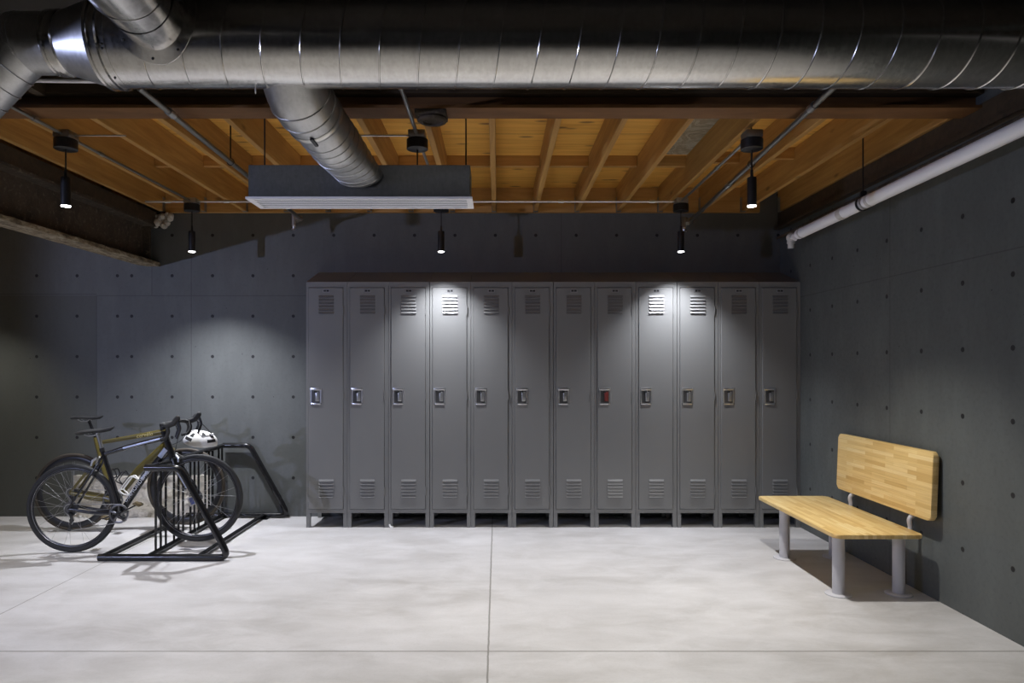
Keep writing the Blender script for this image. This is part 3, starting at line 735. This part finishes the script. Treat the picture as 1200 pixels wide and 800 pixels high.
# ------------------------------------------------------------------ bike rack
RY0, RY1 = 4.965, 6.365; T = .0245
root = thing('bike_rack', 'black tubular steel bike rack standing on the floor with bicycles in it', 'bike rack', (-2.45, 5.66, 0))
def Rq(x, y, z): return Vector((x+2.45, y-5.66, z))
for y in (RY0, RY1):
    pts = fillet([(-2.90, y, T), (-1.955, y, T), (-2.02, y, .155), (-2.31, y, .675), (-2.56, y, .675)], .085, 8)
    MB().tube([Rq(*p) for p in pts], T, 16).build('end_frame', M['rack'], root)
MB().tube([Rq(-2.56, RY0+T, .672), Rq(-2.56, RY1-T, .672)], .0205, 14).build('top_rail', M['rack'], root)
for x in (-2.88, -2.55, -2.18):
    MB().tube([Rq(x, RY0+T, T), Rq(x, RY1-T, T)], .020, 14).build('bottom_rail', M['rack'], root)
bar0 = None
for k in range(5):
    for dy in (0, .076, .155):
        y = 5.10+.288*k+dy
        if y > RY1-.03: continue
        if bar0 is None: bar0 = MB().tube([(0, 0, .040), (0, 0, .66)], .0092, 8).build('upright_bar', M['rack'], root); o = bar0
        else: o = bar0.copy(); COL.objects.link(o)
        o.location = Rq(-2.553, y, 0)
for (x, y) in ((-2.205, RY0+.05), (-2.205, RY1-.05), (-2.88, RY0+.05)):
    mb = MB().box((-.03, -.035, .0005), (.035, .035, .006)); mb.lathe([(0, .012), (.014, .012), (.016, .008)], (.028, 0, .006), (0, 0, 1), 6)
    o = mb.build('anchor_plate', M['rack'], root, False); o.location = Rq(x+.05 if x > -2.5 else x, y, 0)

# ------------------------------------------------------------------ bicycles (local: x forward, -y = drive side, z up)
def wheel(root, c, R, tm, rimdepth, spokes, tw=.017, yellow=False):
    cx, cz = c; C = (cx, 0, cz)
    w = MB(); w.ring(C, (0, 1, 0), R-.034-rimdepth/2+.008, rimdepth/2+.006, 72, 10, (1, .011/(rimdepth/2+.006))); w = w.build('wheel', M['rim_black'], root)
    MB().ring(C, (0, 1, 0), R-tw, tw, 72, 12).build('tire', tm, w)
    if yellow:
        mb = MB(); mb.ring(C, (0, 1, 0), R-.043, .0035, 72, 4, (1, 3.9)); mb.build('brake_track', M['rim_line'], w)
    MB().tube([(cx, -.052, cz), (cx, .052, cz)], .010, 12).build('axle', M['steel'], w)
    MB().lathe([(-.03, .022), (-.027, .022), (-.024, .013), (.024, .013), (.027, .022), (.03, .022)], C, (0, 1, 0), 16).build('hub', M['black_metal'], w)
    r1 = R-.036-rimdepth+.012
    s0 = MB().tube([(.02, -.026, .004), (.01, -.004, r1)], .0009, 5).build('spoke', M['steel'], w)
    s1 = MB().tube([(-.02, .026, .004), (-.01, .004, r1)], .0009, 5).build('spoke', M['steel'], w)
    s0.location = C; s1.location = C
    for k in range(1, spokes//2):
        for s in (s0, s1):
            o = s.copy(); COL.objects.link(o); o.rotation_euler = (0, 2*PI*k/(spokes//2) + (PI/spokes*2 if s is s1 else 0), 0)
    return w
def saddle(root, rear, nose, mt):
    """rear/nose: (x,z) of the top line"""
    R, Nn = Vector((rear[0], 0, rear[1])), Vector((nose[0], 0, nose[1])); mb = MB(); rings = []
    prof = [(0, .05, .6), (.06, .066, 1), (.25, .068, 1), (.45, .045, 1), (.65, .026, 1), (.9, .019, .9), (1, .010, .5)]
    for (f, w, h) in prof:
        c = R.lerp(Nn, f) + Vector((0, 0, .006*math.sin(f*2*PI))); hh = .030*h
        rings.append([mb.bm.verts.new(c+Vector((0, w*math.cos(a), -hh*.5+hh*.5*math.sin(a)*(1 if math.sin(a) > 0 else 1.1)))) for a in [2*PI*k/16 for k in range(16)]])
    for a, b in zip(rings, rings[1:]):
        for k in range(16): mb._f([a[k], a[(k+1) % 16], b[(k+1) % 16], b[k]])
    mb._f(rings[0][::-1]); mb._f(rings[-1])
    s = mb.build('saddle', mt, root)
    a = R.lerp(Nn, .22); b = R.lerp(Nn, .62)
    for y in (-.02, .02):
        MB().tube(fillet([a+Vector((0, y*1.4, -.03)), a.lerp(b, .3)+Vector((0, y, -.047)), a.lerp(b, .8)+Vector((0, y, -.047)), b+Vector((0, y*.5, -.022))], .03), .0036, 8).build('saddle_rail', M['steel'], s)
    return s
def drivetrain(root, bb, rear, crank_dirs, pedal_mt, rr=.068):
    bx, bz = bb
    mb = MB(); n = 40
    poly = []
    mb.ring((bx, -.046, bz), (0, 1, 0), rr-.006, .006, 48, 6, (1.2, .35)); mb.lathe([(0, .02), (.012, .02)], (bx, -.052, bz), (0, 1, 0), 16)
    for k in range(5):
        a = 2*PI*k/5+.3; mb.tube([(bx, -.047, bz), (bx+(rr-.006)*math.cos(a), -.047, bz+(rr-.006)*math.sin(a))], .007, 8)
    ch = mb.build('chainring', M['ring_steel'], root)
    MB().tube([(bx, -.06, bz), (bx, .06, bz)], .019, 14).build('bottom_bracket', M['black_metal'], root)
    for (dx, dz), y in zip(crank_dirs, (-.066, .066)):
        e = Vector((bx+dx, y, bz+dz)); ca = MB().tube([(bx, y, bz), e], [.014, .010], 10, flat=(1, .55, (0, 1, 0))).build('crank_arm', M['carbon'], root)
        o = math.copysign(.045, y); ang = .35
        mb = MB(); mb.box((-.028, -.034, -.008), (.028, .034, .008), .005, 2, Matrix.Translation(e+Vector((0, o, 0))) @ Matrix.Rotation(ang, 4, 'Y')); mb.tube([e, e+Vector((0, o*1.5, 0))], .006, 8)
        mb.build('pedal', pedal_mt, ca)
    rx, rz = rear
    mb = MB()
    for k, r in enumerate((.055, .049, .043, .037, .031, .025)): mb.lathe([(0, r-.004), (0, r), (.0018, r), (.0018, r-.004)], (rx, -.026-.0035*k, rz), (0, -1, 0), 32)
    mb.lathe([(0, .02), (.025, .02)], (rx, -.024, rz), (0, -1, 0), 16); mb.build('cassette', M['ring_steel'], root)
    cy = -.044; cr = .036
    j1 = Vector((rx+.018, cy, rz-.085)); j2 = Vector((rx+.004, cy, rz-.150))
    pts = []
    for k in range(13): a = PI/2-.1 - PI*1.05*k/12; pts.append((bx+rr*math.cos(a), cy, bz+rr*math.sin(a)))
    pts += [(j2.x+.005, cy, j2.z-.014), (j2.x-.012, cy, j2.z), (j1.x+.012, cy, j1.z-.012), (j1.x+.013, cy, j1.z+.008), (j1.x-.004, cy, j1.z+.014)]
    for k in range(9): a = -PI*.72 - PI*.8*k/8; pts.append((rx+cr*math.cos(a), cy, rz+cr*math.sin(a)))
    MB().tube(pts, .0038, 6, closed=True, flat=(1.0, .9, (0, 1, 0))).build('chain', M['steel'], root)
    mb = MB()
    mb.tube([(rx+.002, -.045, rz-.02), (rx+.022, -.05, rz-.055), j1], .011, 8); mb.tube([j1, j2], .008, 8); mb.lathe([(-.005, .016), (.005, .016)], j1, (0, 1, 0), 16); mb.lathe([(-.005, .016), (.005, .016)], j2, (0, 1, 0), 16)
    mb.build('derailleur', M['carbon'], root)
    return ch
def rot_to(origin, xdir):
    """matrix whose local X runs along xdir (in the bike plane), local Z faces the drive side"""
    x = Vector((xdir[0], 0, xdir[1])).normalized(); z = Vector((0, -1, 0)); y = z.cross(x)
    m_ = Matrix((x, y, z)).transposed().to_4x4(); m_.translation = Vector(origin); return m_
def v3(p, y=0): return Vector((p[0], y, p[1]))
# --- nearer black bicycle
YA = math.radians(3.2)
A = thing('bicycle', 'nearer black bicycle with pale down tube lettering, front wheel in the rack', 'bicycle', (-3.228, 5.185, 0), YA, 'bicycles in the rack')
rear, front, bb = (0, .338), (.936, .404), (.363, .299)
R = .336
wheel(A, rear, R, M['tire'], .022, 24, .0175, True); wheel(A, front, R, M['tire'], .022, 20, .0175, True)
f = MB()
f.tube([v3(bb), v3((.30, .52)), v3((.217, .782))], [.019, .0175, .016], 14)
f.tube([v3((.228, .742)), v3((.45, .81)), v3((.690, .868))], [.014, .0155, .018], 14, flat=(1.15, .9))
f.tube([v3(bb), v3((.53, .57)), v3((.722, .800))], [.022, .024, .023], 16)
f.tube([v3((.675, .918)), v3((.742, .722))], [.0215, .025], 16)
for y in (-.062, .062):
    f.tube([v3((.335, .300), y*.35), v3((.20, .305), y*.75), v3(rear, y*.92)], [.012, .0105, .009], 10, flat=(1.3, .8))
    f.tube([v3((.226, .728), y*.2), v3((.205, .675), y*.6), v3(rear, y*.92)], [.009, .0085, .008], 10)
fr = f.build('frame', M['carbon'], A)
MB().tube([v3((.38, .79), -.0152), v3((.655, .862), -.0172)], .0062, 8, flat=(1.2, .5)).build('silver_stripe', M['silver_paint'], fr)
MB().tube([v3((.652, .722), -.0185), v3((.70, .783), -.019)], .015, 10, flat=(1.2, .4)).build('silver_panel', M['silver_paint'], fr)
MB().tube([v3((.52, .559), -.0215), v3((.585, .640), -.0205)], .008, 10, flat=(1.2, .4)).build('silver_panel', M['silver_paint'], fr)
u = Vector((.173, 0, .231)).normalized()
text_mesh('frame_lettering', 'DIAMONDBACK', .040, M['pale'], fr, rot_to((.492, -.0243, .512), (.173, .231)), .0006, 1.08)
k = MB()
for y in (-.052, .052):
    k.tube(fillet([v3((.752, .705), y*.75), v3((.775, .66), y), v3((.875, .50), y), v3(front, y)], .06), [.014]*9+[.010]*0 if False else .0125, 12, flat=(1.25, .75))
k.tube([v3((.752, .708), -.045), v3((.752, .708), .045)], .018, 12); k = k.build('fork', M['carbon'], A)
MB().tube([v3((.803, .615), -.061), v3((.876, .492), -.0625)], .010, 10, flat=(1.1, .4)).build('fork_panel', M['silver_paint'], k)
MB().tube([v3((.222, .765)), v3((.184, .905))], .0136, 14).build('seat_post', M['steel'], A)
MB().lathe([(0, .018), (.028, .018)], v3((.222, .764)), v3((-.26, .97)), 16).build('seat_clamp', M['black_metal'], A)
saddle(A, (.042, .918), (.305, .957), M['grip'])
MB().tube(fillet([v3((.672, .925)), v3((.664, .950)), v3((.742, .980))], .02), .0165, 12).build('stem', M['black_metal'], A)
def drop_bar(root, top, reach, drop, half, hoodz):
    tx, tz = top
    pts = [(tx, -half*.62+.0, tz), (tx+.005, -half*.9, tz-.002)]
    for s in (-1, 1):
        pass
    def sidep(s):
        return [(tx, 0, tz), (tx, s*half*.75, tz), (tx+.02, s*half, tz-.004), (tx+reach*.85, s*half*1.02, tz-.012), (tx+reach, s*half*1.04, tz-.055), (tx+reach*.75, s*half*1.07, tz-drop), (tx+reach*.1, s*half*1.08, tz-drop-.008)]
    L_ = fillet(sidep(-1), .04, 5); R_ = fillet(sidep(1), .04, 5)
    h = MB().tube(L_[::-1]+R_[1:], .0135, 12).build('handlebar', M['grip'], root)
    for s in (-1, 1):
        y = s*half*1.03; b0 = (tx+reach*.75, y, tz-.012)
        g = MB(); g.tube(fillet([b0, (tx+reach+.035, y, tz+.006), (tx+reach+.065, y, tz+hoodz)], .02, 5), [.016]*3+[.017]*3+[.016]*1+[.015]*1 if False else .0175, 12, flat=(1.15, .9)); g.sphere((tx+reach+.066, y, tz+hoodz), .019, 12, (1, .9, 1.2)); g = g.build('brake_hood', M['grip'], root)
        MB().tube(fillet([(tx+reach+.066, y, tz+hoodz-.012), (tx+reach+.086, y, tz-.03), (tx+reach+.060, y, tz-.105)], .05, 6), .0065, 8, flat=(1, 1.5)).build('brake_lever', M['black_metal'], g)
    return h
drop_bar(A, (.738, .985), .058, .105, .20, .045)
MB().tube(fillet([(.83, -.20, 1.0), (.80, -.12, 1.01), (.80, -.03, .90), (.765, -.02, .74)], .07, 6), .0028, 6).build('brake_cable', M['grip'], A)
MB().tube(fillet([(.78, .20, 1.0), (.83, .12, .93), (.80, .02, .84), (.69, -.016, .79)], .07, 6), .0028, 6).build('shift_cable', M['grip'], A)
mb = MB(); mb.tube([(.775, -.02, .735), (.80, -.034, .715), (.80, -.036, .685)], .008, 8); mb.tube([(.775, .02, .735), (.80, .034, .715), (.80, .036, .685)], .008, 8); mb.sphere((.772, 0, .74), .014, 10); mb.build('front_brake', M['steel'], A)
mb = MB(); mb.tube([(.19, -.02, .72), (.165, -.034, .70), (.155, -.036, .66)], .008, 8); mb.tube([(.19, .02, .72), (.165, .034, .70), (.155, .036, .66)], .008, 8); mb.build('rear_brake', M['steel'], A)
drivetrain(A, bb, rear, ((.172, .085), (-.172, -.062)), M['pedal_dark'], .072)
mb = MB(); n_ = Vector((-.80, 0, .60)); base0 = v3((.428, .416)) + n_*.02; base1 = v3((.515, .532)) + n_*.02
for y in (-.030, .030):
    mb.tube(fillet([base0, base0+n_*.025+Vector((0, y, 0)), base0+n_*.068+Vector((0, y, 0))+u*.0, base1+n_*.068+Vector((0, y*.9, 0))-u*.0, base1+n_*.0], .025, 5), .0055, 8)
mb.tube([base0, base1], .006, 8); mb.tube([base0+n_*.07+Vector((0, -.03, 0)), base0+n_*.078, base0+n_*.07+Vector((0, .03, 0))], .0055, 8); mb.build('bottle_cage', M['white'], A)

# --- farther olive bicycle
B = thing('bicycle', 'farther olive green bicycle with gold top tube lettering, behind the black one', 'bicycle', (-3.64, 5.862, 0), math.radians(2.04), 'bicycles in the rack')
rear, front, bb = (0, .334), (.954, .375), (.354, .268)
R = .333
wheel(B, rear, R, M['brown_tire'], .040, 20, .0145); wheel(B, front, R, M['brown_tire'], .040, 20, .0145)
f = MB()
f.tube([v3(bb), v3((.26, .52)), v3((.185, .80))], [.022, .022, .019], 14, flat=(1.5, .8))
f.tube([v3((.20, .752)), v3((.45, .795)), v3((.745, .845))], [.014, .016, .021], 14, flat=(1.15, .8))
f.tube([v3(bb), v3((.55, .52)), v3((.800, .755))], [.024, .027, .028], 16, flat=(1.25, .75))
f.tube([v3((.752, .880)), v3((.818, .695))], [.021, .025], 16)
for y in (-.062, .062):
    f.tube([v3((.335, .272), y*.35), v3((.18, .292), y*.8), v3(rear, y*.92)], [.019, .018, .010], 12, flat=(1.35, .6))
    f.tube([v3((.225, .635), y*.25), v3((.20, .60), y*.55), v3(rear, y*.92)], [.011, .0105, .009], 10, flat=(1.2, .7))
fr = f.build('frame', M['olive'], B)
text_mesh('frame_lettering', 'cerv\u00e9lo', .046, M['gold'], fr, rot_to((.606, -.0165, .822), (.295, .05)), .0006, 1.02, .2)
k = MB()
for y in (-.05, .05):
    k.tube(fillet([v3((.822, .685), y*.7), v3((.838, .64), y), v3((.91, .47), y), v3(front, y)], .06), .012, 12, flat=(1.5, .7))
k.tube([v3((.822, .690), -.04), v3((.822, .690), .04)], .018, 12); k.build('fork', M['olive'], B)
MB().tube([v3((.186, .80)), v3((.128, .948))], .0135, 14, flat=(1.3, .8)).build('seat_post', M['carbon'], B)
saddle(B, (-.005, .985), (.245, .992), M['grip'])
MB().tube(fillet([v3((.748, .885)), v3((.740, .912)), v3((.815, .925))], .02), .016, 12).build('stem', M['black_metal'], B)
drop_bar(B, (.815, .928), .075, .12, .20, .045)
drivetrain(B, bb, rear, ((.11, -.13), (-.11, .13)), M['black_metal'], .085)
for (p, q) in (((.50, .455), (.44, .375)), ((.268, .50), (.292, .435))):
    P_, Q_ = v3(p), v3(q); d_ = (P_-Q_).normalized(); n_ = Vector((-d_.z, 0, d_.x)) if p[0] > .4 else Vector((d_.z, 0, -d_.x))
    mb = MB(); P_ += n_*.034; Q_ += n_*.034
    for y in (-.03, .03): mb.tube(fillet([Q_, Q_+n_*.06+Vector((0, y, 0)), P_+n_*.062+Vector((0, y, 0)), P_], .02, 4), .005, 8)
    mb.tube([Q_, P_], .006, 8); mb.build('bottle_cage', M['black_metal'], B)

# ------------------------------------------------------------------ helmet hanging from the handlebar
H = thing('helmet', 'white vented bike helmet hanging from the handlebar of the black bicycle', 'helmet', (-2.425, 5.545, .815), math.radians(12))
mb = MB(); nu, nv = 40, 14; grid = []
for j in range(nv+1):
    ph = (PI*.56)*j/nv; row = []
    for i in range(nu):
        th = 2*PI*i/nu; row.append(Vector((.132*math.sin(ph)*math.cos(th)*(1+.10*math.cos(th)), .095*math.sin(ph)*math.sin(th), .098*math.cos(ph)-.02+.012*math.cos(2*th)*math.sin(ph))))
    grid.append([mb.bm.verts.new(p) for p in row])
dark = set()
for j in range(3, nv-1):
    for i in range(nu):
        ii = i % 10
        if (ii in (2, 3, 6, 7)) and (j in (3, 4, 5) if ii in (2, 3) else j in (5, 6, 7, 9, 10)): dark.add((j, i))
        if ii in (4, 5) and j in (9, 10): dark.add((j, i))
for j in range(nv):
    for i in range(nu):
        mb.mi = 1 if (j, i) in dark else 0; mb._f([grid[j][i], grid[j][(i+1) % nu], grid[j+1][(i+1) % nu], grid[j+1][i]])
bmesh.ops.remove_doubles(mb.bm, verts=grid[0], dist=.0005)
ho = mb.build('helmet_shell', [M['white'], M['gap']], H)
sm = ho.modifiers.new('thickness', 'SOLIDIFY'); sm.thickness = .012; sm.offset = -1; sm.material_offset = 0
ho.rotation_euler = (0, math.radians(10), 0)
MB().tube(fillet([(.085, 0, -.02), (.105, -.03, .05), (.03, -.05, .14), (-.03, -.02, .172)], .05, 6), .0035, 6).build('chin_strap', M['grip'], H)
MB().sphere((.108, -.03, .045), .012, 10).build('strap_buckle', M['white'], H)
# paper tag tied to the rack
Tg = thing('paper_tag', 'small blue and white card tag tied to an upright bar of the bike rack', 'tag', (-2.538, 5.664, .297))
mt = Matrix.Rotation(math.radians(-22), 4, 'Y')
MB().box((-.001-.028, -.0015, -.038), (.027, .0005, .038), 0, 1, mt).build('card', M['white'], Tg, False)
mb = MB(); mb.box((-.014, -.0026, -.030), (.018, -.0016, .028), 0, 1, mt); mb.build('printed_panel', M['blue_print'], Tg, False)
mb = MB(); mb.ring((-.020, .001, .052), (0, 0, 1), .012, .0012, 16, 5); mb.tube([(-.010, -.001, .036), (-.012, 0, .052)], .0012, 5); mb.build('string', M['white'], Tg)
# scrap of white plastic by a locker foot
mb = MB(); mb.tube(fillet([(0, 0, .03), (.006, -.004, .012), (.022, -.010, .004), (.034, -.006, .006)], .01, 4), .004, 6, flat=(1, 2.2)); o = mb.build('cable_tie', M['white'], None, True, (-.945, 5.972, .002))
tag(o, 'scrap of white plastic on the floor against the feet of the second and third lockers', 'scrap')
